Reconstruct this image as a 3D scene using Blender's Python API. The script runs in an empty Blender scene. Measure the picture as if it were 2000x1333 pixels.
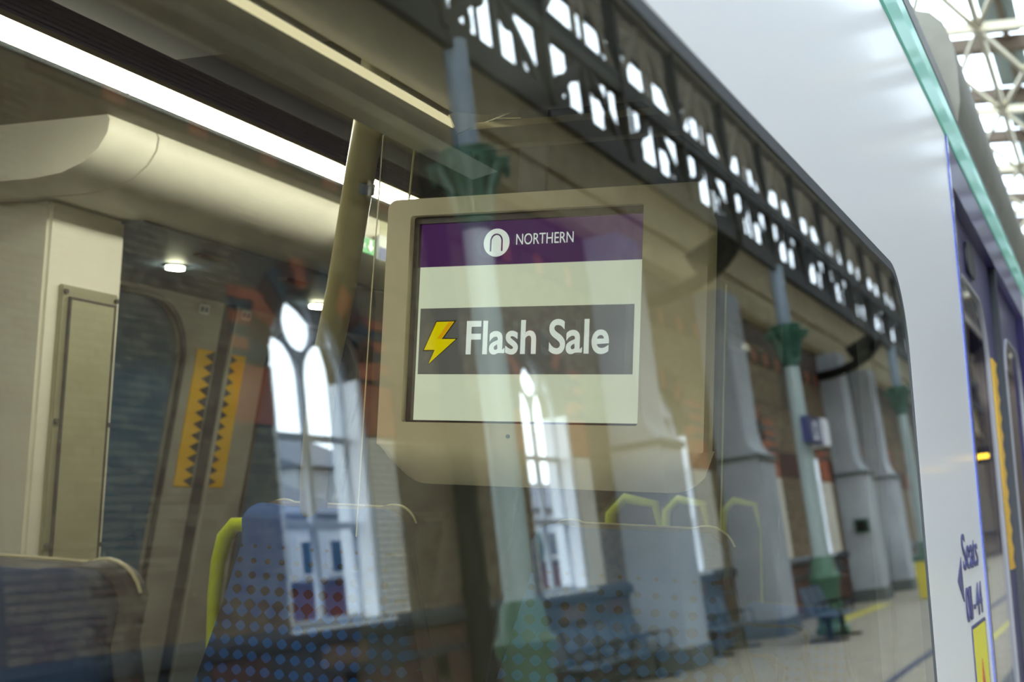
import bpy, bmesh, math, random
from mathutils import Matrix, Vector
R = random.Random(7)
PI = math.pi
SC = bpy.context.scene
COL = SC.collection

# ------------------------------------------------------------------ camera, sky, exposure
cam_d = bpy.data.cameras.new('camera')
cam = bpy.data.objects.new('camera', cam_d)
COL.objects.link(cam)
# columns: image right, image down, view direction, given in world axes (X along the train, Y into it, Z up)
ax = Vector((0.41625312, -0.90838666, 0.03958547))
dn = Vector((0.11551024, 0.00964661, -0.99325945))
fw = Vector((0.90188177, 0.41801987, 0.1089434))
m = Matrix.Identity(4)
for i in range(3):
    m[i][0] = ax[i]; m[i][1] = -dn[i]; m[i][2] = -fw[i]
m[0][3], m[1][3], m[2][3] = 0, 0, 1.7
cam.matrix_world = m
cam_d.sensor_width = 36
cam_d.lens = 46.8
cam_d.clip_start = 0.02
cam_d.clip_end = 400
cam_d.dof.use_dof = True
cam_d.dof.focus_distance = 1.86
cam_d.dof.aperture_fstop = 5.2
SC.camera = cam

w = bpy.data.worlds.new('world'); SC.world = w; w.use_nodes = True
bg = w.node_tree.nodes['Background']
bg.inputs[0].default_value = (0.82, 0.90, 1.0, 1)
bg.inputs[1].default_value = 9.2
SC.view_settings.view_transform = 'Standard'
SC.view_settings.look = 'None'
SC.view_settings.exposure = 0.0
SC.view_settings.gamma = 1.0
SC.view_settings.use_curve_mapping = False
cy = SC.cycles
cy.max_bounces = 14; cy.diffuse_bounces = 4; cy.glossy_bounces = 6
cy.transparent_max_bounces = 24; cy.transmission_bounces = 6
cy.sample_clamp_indirect = 6
cy.caustics_reflective = False; cy.caustics_refractive = False
cy.use_denoising = True

# ------------------------------------------------------------------ materials
MATS = {}
def mat(name, col, rough=.6, metal=0, coat=0, emit=None, es=0, noise=None, bump=0, col2=None, spec=.5):
    if name in MATS: return MATS[name]
    ma = bpy.data.materials.new(name); ma.use_nodes = True
    nt = ma.node_tree; N = nt.nodes; L = nt.links
    p = N['Principled BSDF']
    p.inputs['Base Color'].default_value = (*col, 1)
    p.inputs['Roughness'].default_value = rough
    p.inputs['Metallic'].default_value = metal
    p.inputs['Coat Weight'].default_value = coat
    p.inputs['Coat Roughness'].default_value = .08
    p.inputs['Specular IOR Level'].default_value = spec
    if emit:
        p.inputs['Emission Color'].default_value = (*emit, 1)
        p.inputs['Emission Strength'].default_value = es
    if noise:
        tc = N.new('ShaderNodeTexCoord'); nz = N.new('ShaderNodeTexNoise')
        nz.inputs['Scale'].default_value = noise; nz.inputs['Detail'].default_value = 5
        L.new(tc.outputs['Object'], nz.inputs['Vector'])
        if col2:
            mx = N.new('ShaderNodeMix'); mx.data_type = 'RGBA'
            mr = N.new('ShaderNodeMapRange')
            mr.inputs[1].default_value = .35; mr.inputs[2].default_value = .68
            L.new(nz.outputs['Fac'], mr.inputs[0]); L.new(mr.outputs[0], mx.inputs[0])
            mx.inputs[6].default_value = (*col, 1); mx.inputs[7].default_value = (*col2, 1)
            L.new(mx.outputs[2], p.inputs['Base Color'])
        if bump:
            b = N.new('ShaderNodeBump'); b.inputs['Strength'].default_value = bump; b.inputs['Distance'].default_value = .01
            L.new(nz.outputs['Fac'], b.inputs['Height']); L.new(b.outputs[0], p.inputs['Normal'])
    MATS[name] = ma
    return ma

def glassmat(name, tint, ior, dirt=0):
    """thin glazing: every face reflects by its own Fresnel term and lets the rest straight through"""
    ma = bpy.data.materials.new(name); ma.use_nodes = True
    nt = ma.node_tree; N = nt.nodes; L = nt.links
    N.remove(N['Principled BSDF'])
    out = N['Material Output']
    tr = N.new('ShaderNodeBsdfTransparent'); tr.inputs[0].default_value = (*tint, 1)
    gl = N.new('ShaderNodeBsdfGlossy'); gl.inputs['Roughness'].default_value = 0.0
    gl.inputs[0].default_value = (1, 1, 1, 1)
    fr = N.new('ShaderNodeFresnel'); ge = N.new('ShaderNodeNewGeometry')
    mx = N.new('ShaderNodeMix'); mx.inputs[2].default_value = ior; mx.inputs[3].default_value = 1 / ior
    L.new(ge.outputs['Backfacing'], mx.inputs[0]); L.new(mx.outputs[0], fr.inputs['IOR'])
    ms = N.new('ShaderNodeMixShader')
    L.new(fr.outputs[0], ms.inputs[0]); L.new(tr.outputs[0], ms.inputs[1]); L.new(gl.outputs[0], ms.inputs[2])
    last = ms
    if dirt:
        df = N.new('ShaderNodeBsdfDiffuse'); df.inputs[0].default_value = (.75, .75, .6, 1)
        m2 = N.new('ShaderNodeMixShader'); m2.inputs[0].default_value = dirt
        L.new(ms.outputs[0], m2.inputs[1]); L.new(df.outputs[0], m2.inputs[2]); last = m2
    L.new(last.outputs[0], out.inputs[0])
    MATS[name] = ma
    return ma

def emitmat(name, col, s):
    ma = bpy.data.materials.new(name); ma.use_nodes = True
    nt = ma.node_tree; N = nt.nodes; N.remove(N['Principled BSDF'])
    e = N.new('ShaderNodeEmission'); e.inputs[0].default_value = (*col, 1); e.inputs[1].default_value = s
    nt.links.new(e.outputs[0], N['Material Output'].inputs[0]); MATS[name] = ma
    return ma

def seatmat():
    ma = mat('seat_moquette', (.012, .07, .26), .9, noise=900, bump=.15)
    nt = ma.node_tree; N = nt.nodes; L = nt.links; p = N['Principled BSDF']
    tc = N.new('ShaderNodeTexCoord'); sx = N.new('ShaderNodeSeparateXYZ'); L.new(tc.outputs['Object'], sx.inputs[0])
    def mth(op, a, b=None):
        n = N.new('ShaderNodeMath'); n.operation = op
        for i, v in enumerate((a, b)):
            if v is None: continue
            if isinstance(v, (int, float)): n.inputs[i].default_value = v
            else: L.new(v, n.inputs[i])
        return n.outputs[0]
    k = 2 * PI / .029
    cyy = mth('COSINE', mth('MULTIPLY', sx.outputs['Y'], k))
    czz = mth('COSINE', mth('MULTIPLY', sx.outputs['Z'], 2 * PI / .0245))
    pat = mth('MULTIPLY', mth('ADD', cyy, czz), .5)
    # local z: 0 at the top of the headrest, negative downwards; the dark dots grow downwards
    g = N.new('ShaderNodeMapRange'); L.new(sx.outputs['Z'], g.inputs[0])
    g.inputs[1].default_value = -.05; g.inputs[2].default_value = -.20; g.inputs[3].default_value = 1.03; g.inputs[4].default_value = -.20
    d = mth('GREATER_THAN', pat, g.outputs[0])
    mx = N.new('ShaderNodeMix'); mx.data_type = 'RGBA'; L.new(d, mx.inputs[0])
    mx.inputs[6].default_value = (.012, .09, .33, 1); mx.inputs[7].default_value = (.012, .016, .035, 1)
    L.new(mx.outputs[2], p.inputs['Base Color'])
    return ma

G_WIN = glassmat('window_glass', (.94, .95, .89), 1.85)
G_INT = glassmat('partition_glass', (.95, .96, .88), 1.25, .035)
G_THIN = glassmat('old_glass', (.93, .96, .98), 1.3)
M_BODY = mat('body_paint', (.84, .87, .90), .32, coat=.2)
M_TEAL = mat('teal_paint', (.14, .62, .48), .35, coat=.15)
M_PURP = mat('purple_paint', (.035, .025, .12), .35, coat=.1, spec=.3)
M_BLUE = mat('blue_edge_paint', (.02, .05, .35), .25, coat=.6)
M_RUB = mat('black_rubber', (.02, .022, .025), .5)
M_GASK = mat('grey_gasket', (.05, .06, .065), .55)
M_OLIVE = mat('fairing_paint', (.16, .16, .115), .45, noise=6, col2=(.11, .105, .07))
M_ROOFT = mat('train_roof', (.13, .13, .12), .6)
M_TXT = mat('navy_print', (.03, .03, .16), .4)
M_YEL = mat('yellow_print', (.85, .80, .02), .4)
M_AMB = mat('amber_print', (.80, .47, .01), .45)
M_RED = mat('red_print', (.65, .12, .03), .4)
M_CREAM = mat('cream_plastic', (.82, .72, .48), .42)
M_PANEL = mat('pale_panel', (.80, .78, .66), .5)
M_CEIL = mat('olive_ceiling', (.13, .12, .075), .6)
M_CEILD = mat('shaded_ceiling_lining', (.06, .055, .04), .6)  # darker copy of the ceiling colour, near-side shade painted in
M_CEILB = mat('unlit_black_lining', (.006, .006, .005), .8, spec=.1)  # blackened lining: unlit interior behind the glass put into the colour
M_VEST = mat('vestibule_lining', (.12, .18, .28), .55)
M_WALLI = mat('warm_grey_lining', (.42, .42, .38), .5)
M_GRILLE = mat('dark_grille', (.004, .004, .008), .9, spec=.0)
M_TRIMB = mat('blue_grey_trim', (.10, .14, .18), .35, metal=.4)
M_POLE = mat('olive_pole', (.36, .32, .15), .3, metal=.1)
M_LIME = mat('lime_grab', (.56, .68, .0), .35, coat=.4)
M_SHELL = mat('seat_shell', (.055, .055, .07), .5)
M_HILITE = mat('cream_edge_highlight', (.75, .68, .45), .3)
M_SEAT = seatmat()
M_SCREW = mat('dark_screw', (.05, .05, .05), .5)
M_INSET = mat('khaki_inset', (.30, .29, .19), .5)
M_BRASS = mat('rack_lip', (.62, .55, .34), .25, metal=.5)
M_DOORI = mat('door_lining', (.33, .33, .30), .5)
M_DGLASS = mat('dark_door_glass', (.02, .11, .21), .25)
M_DARKG = mat('dark_gap', (.03, .035, .05), .4)
E_STRIP = emitmat('light_strip_glow', (1.0, .97, .87), 30)
E_SPOT = emitmat('downlight_glow', (1.0, 1.0, .75), 120)
E_WHITE = emitmat('display_white', (.82, .90, .72), .88)
E_PURP = emitmat('display_purple', (.20, .06, .30), .36)
E_GREY = emitmat('display_grey', (.32, .33, .31), .38)
E_TEXT = emitmat('display_text', (.85, .95, .95), 1.05)
E_BOLT = emitmat('display_yellow', (1.0, .85, .0), .80)
E_BOLT2 = emitmat('display_orange', (1.0, .5, .0), .80)
E_LED = emitmat('amber_led', (1.0, .62, .05), 6)
M_BRICKW = mat('cream_brick', (.88, .82, .70), .8, noise=7, col2=(.70, .63, .50))
M_BRICKB = mat('buff_brick', (.26, .20, .12), .85, noise=5, col2=(.17, .12, .07))
M_BRICKD = mat('brown_brick', (.19, .12, .07), .85, noise=5, col2=(.13, .08, .05))
M_MORT = mat('mortar', (.13, .10, .07), .95)
M_TERR = mat('terracotta', (.42, .13, .055), .7, noise=4, col2=(.32, .09, .045))
M_TERRD = mat('dark_terracotta', (.10, .038, .02), .8, noise=4, col2=(.06, .028, .02))
M_SLATE = mat('slate', (.035, .04, .05), .5)
M_FRIEZE = mat('cream_frieze', (.46, .38, .22), .8, noise=2.5, col2=(.36, .29, .17))
M_DFRZ = mat('brown_frieze', (.07, .045, .03), .8)
M_PIER = mat('white_painted_pier', (.42, .435, .45), .7, noise=1.2, col2=(.34, .355, .375))
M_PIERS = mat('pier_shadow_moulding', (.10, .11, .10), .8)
M_WFRAME = mat('white_window_frame', (.82, .84, .86), .5)
M_WFG = mat('backlit_window_frame', (.42, .44, .47), .5)  # grey copy of the white frame, backlit shade put into the colour
M_GREENP = mat('green_paint', (.022, .085, .05), .5)
M_COLP = mat('pale_green_paint', (.34, .40, .37), .5)
M_IRON = mat('dark_ironwork', (.010, .009, .007), .7, spec=.15)  # near black: backlit silhouette of the girders put into the colour
M_IRONB = mat('lit_brown_ironwork', (.13, .105, .07), .7, spec=.2)  # light from below on upper girder members put into the brown
M_LATT = mat('cream_ironwork', (.78, .72, .52), .5)
M_TIMB = mat('backlit_boarding', (.004, .0035, .003), .9, spec=.05)  # dark timber taken near black, its backlit shade put into the colour
M_PLAT = mat('platform_concrete', (.27, .225, .155), .75, noise=3, col2=(.20, .165, .115))
M_BASEG = mat('pale_green_base', (.06, .13, .075), .5)
M_COPE = mat('shadowed_coping', (.07, .07, .07), .8)  # coping darkened: shadow beside the train put into the colour
M_LINE = mat('navy_line', (.02, .02, .05), .6)
M_LINEY = mat('yellow_line', (.45, .38, .02), .6)
M_BENCH = mat('bench_steel', (.06, .09, .13), .4, metal=.3)
M_SIGN = mat('navy_sign', (.02, .03, .12), .4)
M_WHT = mat('white_print', (.8, .8, .8), .4)
M_HOUSE = mat('pale_render', (.60, .66, .72), .8)
M_GHOUSE = mat('grey_cladding', (.38, .40, .42), .8)
M_ROOFS = mat('slate_roof', (.10, .11, .14), .8)
M_PANE = mat('house_pane', (.03, .05, .08), .2)
M_LEAF = mat('tree_leaves', (.02, .07, .035), .9, noise=3, col2=(.04, .11, .06))
M_BARK = mat('bark', (.06, .045, .03), .9)
M_REDW = mat('red_brick_wall', (.30, .06, .05), .85, noise=3, col2=(.22, .05, .05))
M_TARM = mat('tarmac', (.10, .10, .11), .9)
M_BIN = mat('yellow_bin', (.62, .50, .0), .5)
M_ROOFG = glassmat('roof_glazing', (.84, .88, .90), 1.3)
M_RPANEL = mat('grey_roof_panel', (.20, .24, .25), .7)
M_RBROWN = mat('brown_purlin', (.10, .07, .045), .7)

# ------------------------------------------------------------------ geometry helpers
class MB:
    def __init__(s): s.v = []; s.f = []
    def add(s, v, f):
        n = len(s.v); s.v += [tuple(p) for p in v]; s.f += [tuple(i + n for i in q) for q in f]; return s
    def box(s, a, b, M=None):
        (x0, y0, z0), (x1, y1, z1) = a, b
        v = [Vector(p) for p in ((x0,y0,z0),(x1,y0,z0),(x1,y1,z0),(x0,y1,z0),(x0,y0,z1),(x1,y0,z1),(x1,y1,z1),(x0,y1,z1))]
        if M: v = [M @ p for p in v]
        return s.add(v, [(0,3,2,1),(4,5,6,7),(0,1,5,4),(1,2,6,5),(2,3,7,6),(3,0,4,7)])
    def bar(s, p, q, wy, wz=None, up=(0, 0, 1)):
        p = Vector(p); q = Vector(q); d = (q - p); L = d.length; d.normalize(); wz = wz or wy
        u = Vector(up)
        if abs(d.dot(u)) > .98: u = Vector((1, 0, 0))
        sx = d.cross(u).normalized(); sz = sx.cross(d)
        M = Matrix.Identity(4)
        for i in range(3): M[i][0] = d[i]; M[i][1] = sx[i]; M[i][2] = sz[i]; M[i][3] = p[i]
        return s.box((0, -wy/2, -wz/2), (L, wy/2, wz/2), M)
    def tube(s, pts, r, n=10, cap=True):
        pts = [Vector(p) for p in pts]; rs = r if isinstance(r, (list, tuple)) else [r] * len(pts)
        rings = []; prev = None
        for i, p in enumerate(pts):
            d = (pts[min(i+1, len(pts)-1)] - pts[max(i-1, 0)]).normalized()
            if prev is None:
                a = d.cross(Vector((0, 0, 1)))
                if a.length < .1: a = d.cross(Vector((1, 0, 0)))
            else: a = prev - d * prev.dot(d)
            a.normalize(); prev = a; b = d.cross(a)
            rings.append([p + (a * math.cos(t) + b * math.sin(t)) * rs[i] for t in [2*PI*k/n for k in range(n)]])
        v = [q for g in rings for q in g]; f = []
        for i in range(len(pts)-1):
            for k in range(n):
                a0 = i*n+k; a1 = i*n+(k+1) % n
                f.append((a0, a1, a1+n, a0+n))
        if cap: f.append(tuple(reversed(range(n)))); f.append(tuple((len(pts)-1)*n+k for k in range(n)))
        return s.add(v, f)
    def lathe(s, prof, c, n=20):
        """prof: (radius, z) from below up, about the vertical through c"""
        v = []; f = []
        for r, z in prof:
            for k in range(n): t = 2*PI*k/n; v.append((c[0]+r*math.cos(t), c[1]+r*math.sin(t), c[2]+z))
        for i in range(len(prof)-1):
            for k in range(n): a = i*n+k; b = i*n+(k+1) % n; f.append((a, b, b+n, a+n))
        f.append(tuple(reversed(range(n)))); f.append(tuple((len(prof)-1)*n+k for k in range(n)))
        return s.add(v, f)
    def prism_x(s, prof, x0, x1):
        """profile of (y, z) swept along x"""
        n = len(prof); v = [(x0, y, z) for y, z in prof] + [(x1, y, z) for y, z in prof]
        f = [(k, (k+1) % n, (k+1) % n + n, k+n) for k in range(n)] + [tuple(reversed(range(n))), tuple(range(n, 2*n))]
        return s.add(v, f)
    def build(s, name, ma, parent=None, smooth=False, bevel=0):
        me = bpy.data.meshes.new(name); me.from_pydata(s.v, [], s.f); me.validate()
        bm = bmesh.new(); bm.from_mesh(me); bmesh.ops.recalc_face_normals(bm, faces=bm.faces)
        if bevel: bmesh.ops.bevel(bm, geom=bm.edges[:], offset=bevel, segments=2, affect='EDGES', clamp_overlap=True)
        bm.to_mesh(me); bm.free()
        return link(name, me, ma, parent, smooth)

def link(name, me, ma, parent=None, smooth=False):
    me.materials.clear(); me.materials.append(ma)
    if smooth:
        for p in me.polygons: p.use_smooth = True
        me.set_sharp_from_angle(angle=math.radians(42))
    o = bpy.data.objects.new(name, me); COL.objects.link(o)
    if parent:
        o.parent = parent
        o.matrix_parent_inverse = parent.matrix_world.inverted() if parent.type != 'EMPTY' or True else Matrix()
    return o

def plate(name, outline, holes, depth, M, ma, parent=None, z=0, smooth=False):
    """flat plate with holes: 2D outline filled and extruded, centred at local z, placed by matrix M"""
    cu = bpy.data.curves.new('tmp', 'CURVE'); cu.dimensions = '2D'; cu.fill_mode = 'BOTH'; cu.extrude = depth / 2
    for poly in [outline] + list(holes):
        sp = cu.splines.new('POLY'); sp.points.add(len(poly)-1); sp.use_cyclic_u = True
        for i, (a, b) in enumerate(poly): sp.points[i].co = (a, b, 0, 1)
    ob = bpy.data.objects.new('tmp', cu)
    me = bpy.data.meshes.new_from_object(ob)
    bpy.data.objects.remove(ob); bpy.data.curves.remove(cu)
    me.transform(M @ Matrix.Translation((0, 0, z)))
    me.name = name
    return link(name, me, ma, parent, smooth)

def rrect(x0, y0, x1, y1, r, n=8):
    rs = r if isinstance(r, (list, tuple)) else [r]*4     # bl, br, tr, tl
    out = []
    for (cx, cyy, a0, rr) in ((x0+rs[0], y0+rs[0], PI, rs[0]), (x1-rs[1], y0+rs[1], 1.5*PI, rs[1]), (x1-rs[2], y1-rs[2], 0, rs[2]), (x0+rs[3], y1-rs[3], .5*PI, rs[3])):
        if rr < 1e-5: out.append((cx, cyy)); continue
        for k in range(n+1): t = a0+.5*PI*k/n; out.append((cx+rr*math.cos(t), cyy+rr*math.sin(t)))
    return out
def circ(cx, cyy, r, n=24): return [(cx+r*math.cos(2*PI*k/n), cyy+r*math.sin(2*PI*k/n)) for k in range(n)]

def frame(o, a, b):
    a = Vector(a).normalized(); b = Vector(b).normalized(); c = a.cross(b)
    M = Matrix.Identity(4)
    for i in range(3): M[i][0] = a[i]; M[i][1] = b[i]; M[i][2] = c[i]; M[i][3] = o[i]
    return M

def empty(name, loc, label=None, cat=None, group=None, kind=None):
    o = bpy.data.objects.new(name, None); COL.objects.link(o); o.location = loc
    o.matrix_world = Matrix.Translation(loc); o.empty_display_size = .1
    tag(o, label, cat, group, kind); return o
def tag(o, label=None, cat=None, group=None, kind=None):
    if label: o['label'] = label
    if cat: o['category'] = cat
    if group: o['group'] = group
    if kind: o['kind'] = kind
    return o
def struct(o, label=None, cat=None): return tag(o, label, cat, None, 'structure')

def text(name, s, M, size, ma, parent, sx=1.0, bold=0, align='LEFT', ext=.0006, width=None):
    cu = bpy.data.curves.new(name, 'FONT'); cu.body = s; cu.size = size; cu.extrude = ext; cu.offset = bold; cu.align_x = align
    ob = bpy.data.objects.new('tmp', cu)
    me = bpy.data.meshes.new_from_object(ob)
    bpy.data.objects.remove(ob); bpy.data.curves.remove(cu)
    if width:
        xs = [v.co.x for v in me.vertices]; sx = width/(max(xs)-min(xs)); me.transform(Matrix.Translation((-min(xs), 0, 0)))
    me.transform(M @ Matrix.Diagonal((sx, 1, 1, 1)))
    return link(name, me, ma, parent)

# ================================================================== STATION STRUCTURE
WY = -7.0                      # platform wall face
struct(MB().box((-12, -7.3, -.3), (90, -.95, 0)).build('floor', M_PLAT), 'beige concrete platform floor with painted lines', 'floor')
struct(MB().box((-12, -.95, -.3), (90, .02, -.001)).build('trim_1', M_COPE), 'platform edge coping coloured dark as the train shadow', 'edging')
struct(MB().box((-12, -2.42, 0), (90, -2.28, .004)).build('trim_2', M_LINE), 'navy line painted along the platform floor', 'floor marking')
struct(MB().box((-12, -1.62, 0), (90, -1.54, .004)).build('trim_3', M_LINEY), 'yellow line painted near the platform edge', 'floor marking')
struct(MB().box((29.5, -5.9, 0), (37, -5.5, .004)).build('trim_4', M_LINEY), 'short yellow floor marking beside the bench bay', 'floor marking')
struct(MB().box((-12, .02, -1.2), (90, 22, -1.1)).build('floor_track', M_TARM), 'dark track bed below the train', 'ground')

wins = [12.05 + 6.2*k for k in range(8)]
HW, SILL, SPR = .92, 1.45, 4.13
def arch(cx, hw, z0, zs, n=14):
    return [(cx-hw, z0), (cx+hw, z0)] + [(cx+hw*math.cos(PI*k/n), zs+hw*math.sin(PI*k/n)) for k in range(n+1)]
MW = frame((0, WY, 0), (1, 0, 0), (0, 0, 1))      # local (x, z), third axis points to -Y
wall = plate('wall_platform', [(-12, -.2), (90, -.2), (90, 9.55), (-12, 9.55)], [arch(c, HW, SILL, SPR) for c in wins], .45, MW, M_MORT, z=.225)
struct(wall, 'brick station wall with arched windows behind the platform', 'wall')
def wbox(x0, z0, x1, z1, d=.02): return MB().box((x0, WY, z0), (x1, WY+d, z1))

# brickwork: visible bays, cream quoins beside the openings and buff brick between them
def brick_mesh(nm, L, H, D, ma):
    b = MB().box((-L/2, 0, -H/2), (L/2, D, H/2)); me = bpy.data.meshes.new(nm); me.from_pydata(b.v, [], b.f); me.materials.append(ma); return me
BW, BH, MO = .225, .076, .011
long_m = {k: brick_mesh('brick', BW-MO, BH-MO, .022, mm) for k, mm in (('w', M_BRICKW), ('b', M_BRICKB), ('d', M_BRICKD))}
half_m = {k: brick_mesh('brick', BW/2-MO, BH-MO, .022, mm) for k, mm in (('w', M_BRICKW), ('b', M_BRICKB), ('d', M_BRICKD))}
nbr = 0
stuffb = {'w': MB(), 'b': MB(), 'd': MB()}
def lay(x0, x1, z0, z1, key, singles):
    global nbr
    rows = int((z1-z0)/BH)
    for r in range(rows):
        z = z0+BH*(r+.5); x = x0; half = (r % 2 == 1)
        while x < x1-.03:
            L = BW/2 if half else BW
            if x+L > x1: L = x1-x
            half = False
            k = key if key != 'b' else R.choice('bbbd')
            if singles and nbr < 290 and (abs(L-BW) < 1e-4 or abs(L-BW/2) < 1e-4):
                me = (long_m if L > .2 else half_m)[k]
                o = bpy.data.objects.new('brick', me); COL.objects.link(o); o.parent = wall
                o.location = (x+L/2, WY+R.uniform(0, .006), z); nbr += 1
            else:
                stuffb[k].box((x+MO/2, WY, z-BH/2+MO/2), (x+L-MO/2, WY+.022+R.uniform(0, .006), z+BH/2-MO/2))
            x += L
qw = .66
lay(wins[0]+HW, wins[0]+HW+.56, 1.5, 3.5, 'w', True)
lay(wins[1]+HW, wins[1]+HW+qw, 1.5, 3.5, 'w', True)
for i, c in enumerate(wins):
    if i > 1: lay(c+HW, c+HW+1.25, 1.5, 3.5, 'w', False)
    lay(c-HW-.35, c-HW, 1.5, 3.5, 'w' if i > 1 else 'b', False)
    a = c+HW+(.56 if i == 0 else qw if i == 1 else 1.25); b = (wins[i+1]-HW-.35) if i < 7 else a+3
    lay(a, b, 1.5, 3.5, 'b', False)
    lay(c+HW, (wins[i+1]-HW) if i < 7 else a+3, 4.15, 5.3, 'b', False)
    lay(c-HW-.35 if i else 8, c+HW*1.6+2, 5.35, 6.3, 'b', False)
lay(7.5, wins[0]-HW-.35, 1.5, 6.3, 'b', False)
for k, nm in (('w', 'cream_brickwork'), ('b', 'buff_brickwork'), ('d', 'brown_brickwork')):
    o = stuffb[k].build(nm, {'w': M_BRICKW, 'b': M_BRICKB, 'd': M_BRICKD}[k], wall); o['kind'] = 'stuff'
# terracotta band, quoin blocks, striped springers, arch voussoirs
for i, c in enumerate(wins):
    nxt = wins[i+1]-HW if i < 7 else c+5
    wbox(c+HW+(qw if i < 2 else 1.25), 3.5, nxt-.5, 4.1, .024).build('brown_band', M_TERRD, wall)
    for s in (1, -1):
        a = c+s*HW; b = c+s*(HW+(.62 if i < 2 or s < 0 else 1.2))
        for j in range(2):
            wbox(min(a, b), 3.5+j*.3+.006, max(a, b), 3.8+j*.3-.006, .03).build('terracotta_block', M_TERR, wall)
        for j in range(6):
            wbox(min(a, b)+.02*(j % 2), 4.11+j*.13, max(a, b), 4.11+j*.13+.12, .028+.006*(j % 2)).build('striped_block', M_SLATE if j % 2 == 0 else M_TERR, wall)
    nv = 15
    for j in range(nv):
        t0 = PI*j/nv+.012; t1 = PI*(j+1)/nv-.012
        pr = [(c+r*math.cos(t), SPR+r*math.sin(t)) for r, t in ((HW, t0), (HW+.34, t0), (HW+.34, (t0+t1)/2), (HW+.34, t1), (HW, t1), (HW, (t0+t1)/2))]
        plate('voussoir', pr, [], .05, MW, M_TERRD if j % 2 else M_TERR if j % 4 == 0 else M_SLATE, wall, z=-.02)
    # splayed white reveal
    b = MB()
    for x0, x1 in ((c-HW, c-HW+.10), (c+HW-.10, c+HW)): b.box((x0, WY-.40, SILL), (x1, WY-.01, SPR))
    b.build('reveal', M_WFRAME, wall)
for j in range(170):
    x = 8+j*.3
    MB().box((x+.01, WY, 6.32), (x+.29, WY+.04+.01*(j % 2), 6.62)).build('pattern_tile', (M_TERRD, M_TERR, M_DFRZ)[(0, 2, 2, 1)[j % 4]], wall) if j < 110 else None
wbox(-12, 6.65, 90, 7.35, .03).build('brown_frieze', M_DFRZ, wall)
wbox(-12, 7.42, 90, 9.55, .05).build('cream_frieze', M_FRIEZE, wall)
MB().prism_x([(WY, 7.30), (WY+.12, 7.32), (WY+.22, 7.42), (WY+.22, 7.47), (WY, 7.52)], -12, 90).build('cornice', M_FRIEZE, wall)
MB().prism_x([(WY, 8.20), (WY+.13, 8.22), (WY+.15, 8.32), (WY, 8.38)], -12, 90).build('upper_cornice', M_FRIEZE, wall)
# dado
MB().prism_x([(WY, 1.30), (WY+.10, 1.32), (WY+.12, 1.42), (WY+.04, 1.50), (WY, 1.50)], -12, 90).build('dado_ledge', M_SLATE, wall)
for j in range(150):
    x = 8+j*.3
    MB().box((x+.008, WY, 1.06), (x+.292, WY+.035, 1.29)).build('dado_tile', (M_TERRD, M_SLATE, M_TERRD, M_SLATE, M_BRICKD, M_SLATE, M_TERRD)[(j*7+j//3) % 7], wall)
wbox(-12, .98, 90, 1.05, .05).build('dado_moulding', M_SLATE, wall)
for j in range(120):
    x = 8+(j//3)*1.0; zz = .16+.27*(j % 3)
    MB().box((x+.01+.3*(j % 2), WY, zz), (x+.99+.3*(j % 2), WY+.03, zz+.26)).build('dado_slab', M_TERRD, wall)
struct(MB().box((-12, WY, 0), (90, WY+.06, .15)).build('baseboard_platform', M_SLATE), 'dark plinth at the foot of the station wall', 'plinth')

# arched windows with tracery
for i, c in enumerate(wins):
    MF = frame((0, WY-.22, 0), (1, 0, 0), (0, 0, 1))
    hw = HW-.10
    holes = []
    for s in (-1, 1):
        cx = c+s*.425; w2 = .385
        top = [(cx+w2*math.cos(PI*k/12), 4.10+.42*math.sin(PI*k/12)) for k in range(13)]
        holes.append([(cx-w2, 3.50), (cx+w2, 3.50)]+top)
        holes.append([(cx-w2, 2.55), (cx+w2, 2.55), (cx+w2, 3.43), (cx-w2, 3.43)])
        holes.append([(cx-w2, 1.56), (cx+w2, 1.56), (cx+w2, 2.48), (cx-w2, 2.48)])
        holes.append([(c+s*.42, 4.60), (c+s*.68, 4.45), (c+s*.62, 4.66), (c+s*.47, 4.80)][::s])
    holes.append(circ(c, 4.70, .29))
    wf = plate('window_%d' % (i+1), arch(c, HW, SILL-.02, SPR), holes, .06, MF, M_WFG)
    struct(wf, None, None)
    plate('pane', arch(c, HW-.05, SILL+.05, SPR), [], .006, MF, G_THIN, wf, z=0)
    MB().box((c-HW-.1, WY-.2, SILL-.06), (c+HW+.1, WY+.10, SILL+.03)).build('window_sill', M_WFRAME, wf)

# buttress piers in front of the wall
def pier(x0, x1, which):
    o = empty('buttress', ((x0+x1)/2, -6.5, 0), which, 'buttress', 'white painted buttresses along the platform wall')
    yf = -6.1
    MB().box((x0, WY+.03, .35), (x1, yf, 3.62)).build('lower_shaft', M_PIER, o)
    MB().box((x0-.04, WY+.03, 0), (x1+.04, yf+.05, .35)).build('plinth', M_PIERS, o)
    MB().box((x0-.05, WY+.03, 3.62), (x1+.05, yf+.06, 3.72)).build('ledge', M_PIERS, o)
    # concave scoop up to the slimmer upper shaft
    pr = [(WY+.03, 3.72), (yf+.02, 3.72)]
    for k in range(9):
        t = PI/2*k/8; pr.append((yf+.02-.26*math.sin(t), 4.32-.58*math.cos(t)+.02))
    pr.append((WY+.03, 4.34))
    MB().prism_x(pr, x0+.03, x1-.03).build('scooped_corbel', M_PIER, o)
    MB().box((x0+.03, WY+.03, 4.34), (x1-.03, yf-.24, 7.3)).build('upper_shaft', M_PIER, o)
    return o
pier(20.8, 21.95, 'white painted buttress directly beyond the nearest bench and second window')
pier(27.2, 28.6, 'white painted buttress just before the column with the numbered sign')
pier(39.6, 40.9, 'white painted buttress with a small dark box on its side')
pier(44.9, 46.2, 'white painted buttress behind the farthest green column')
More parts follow.
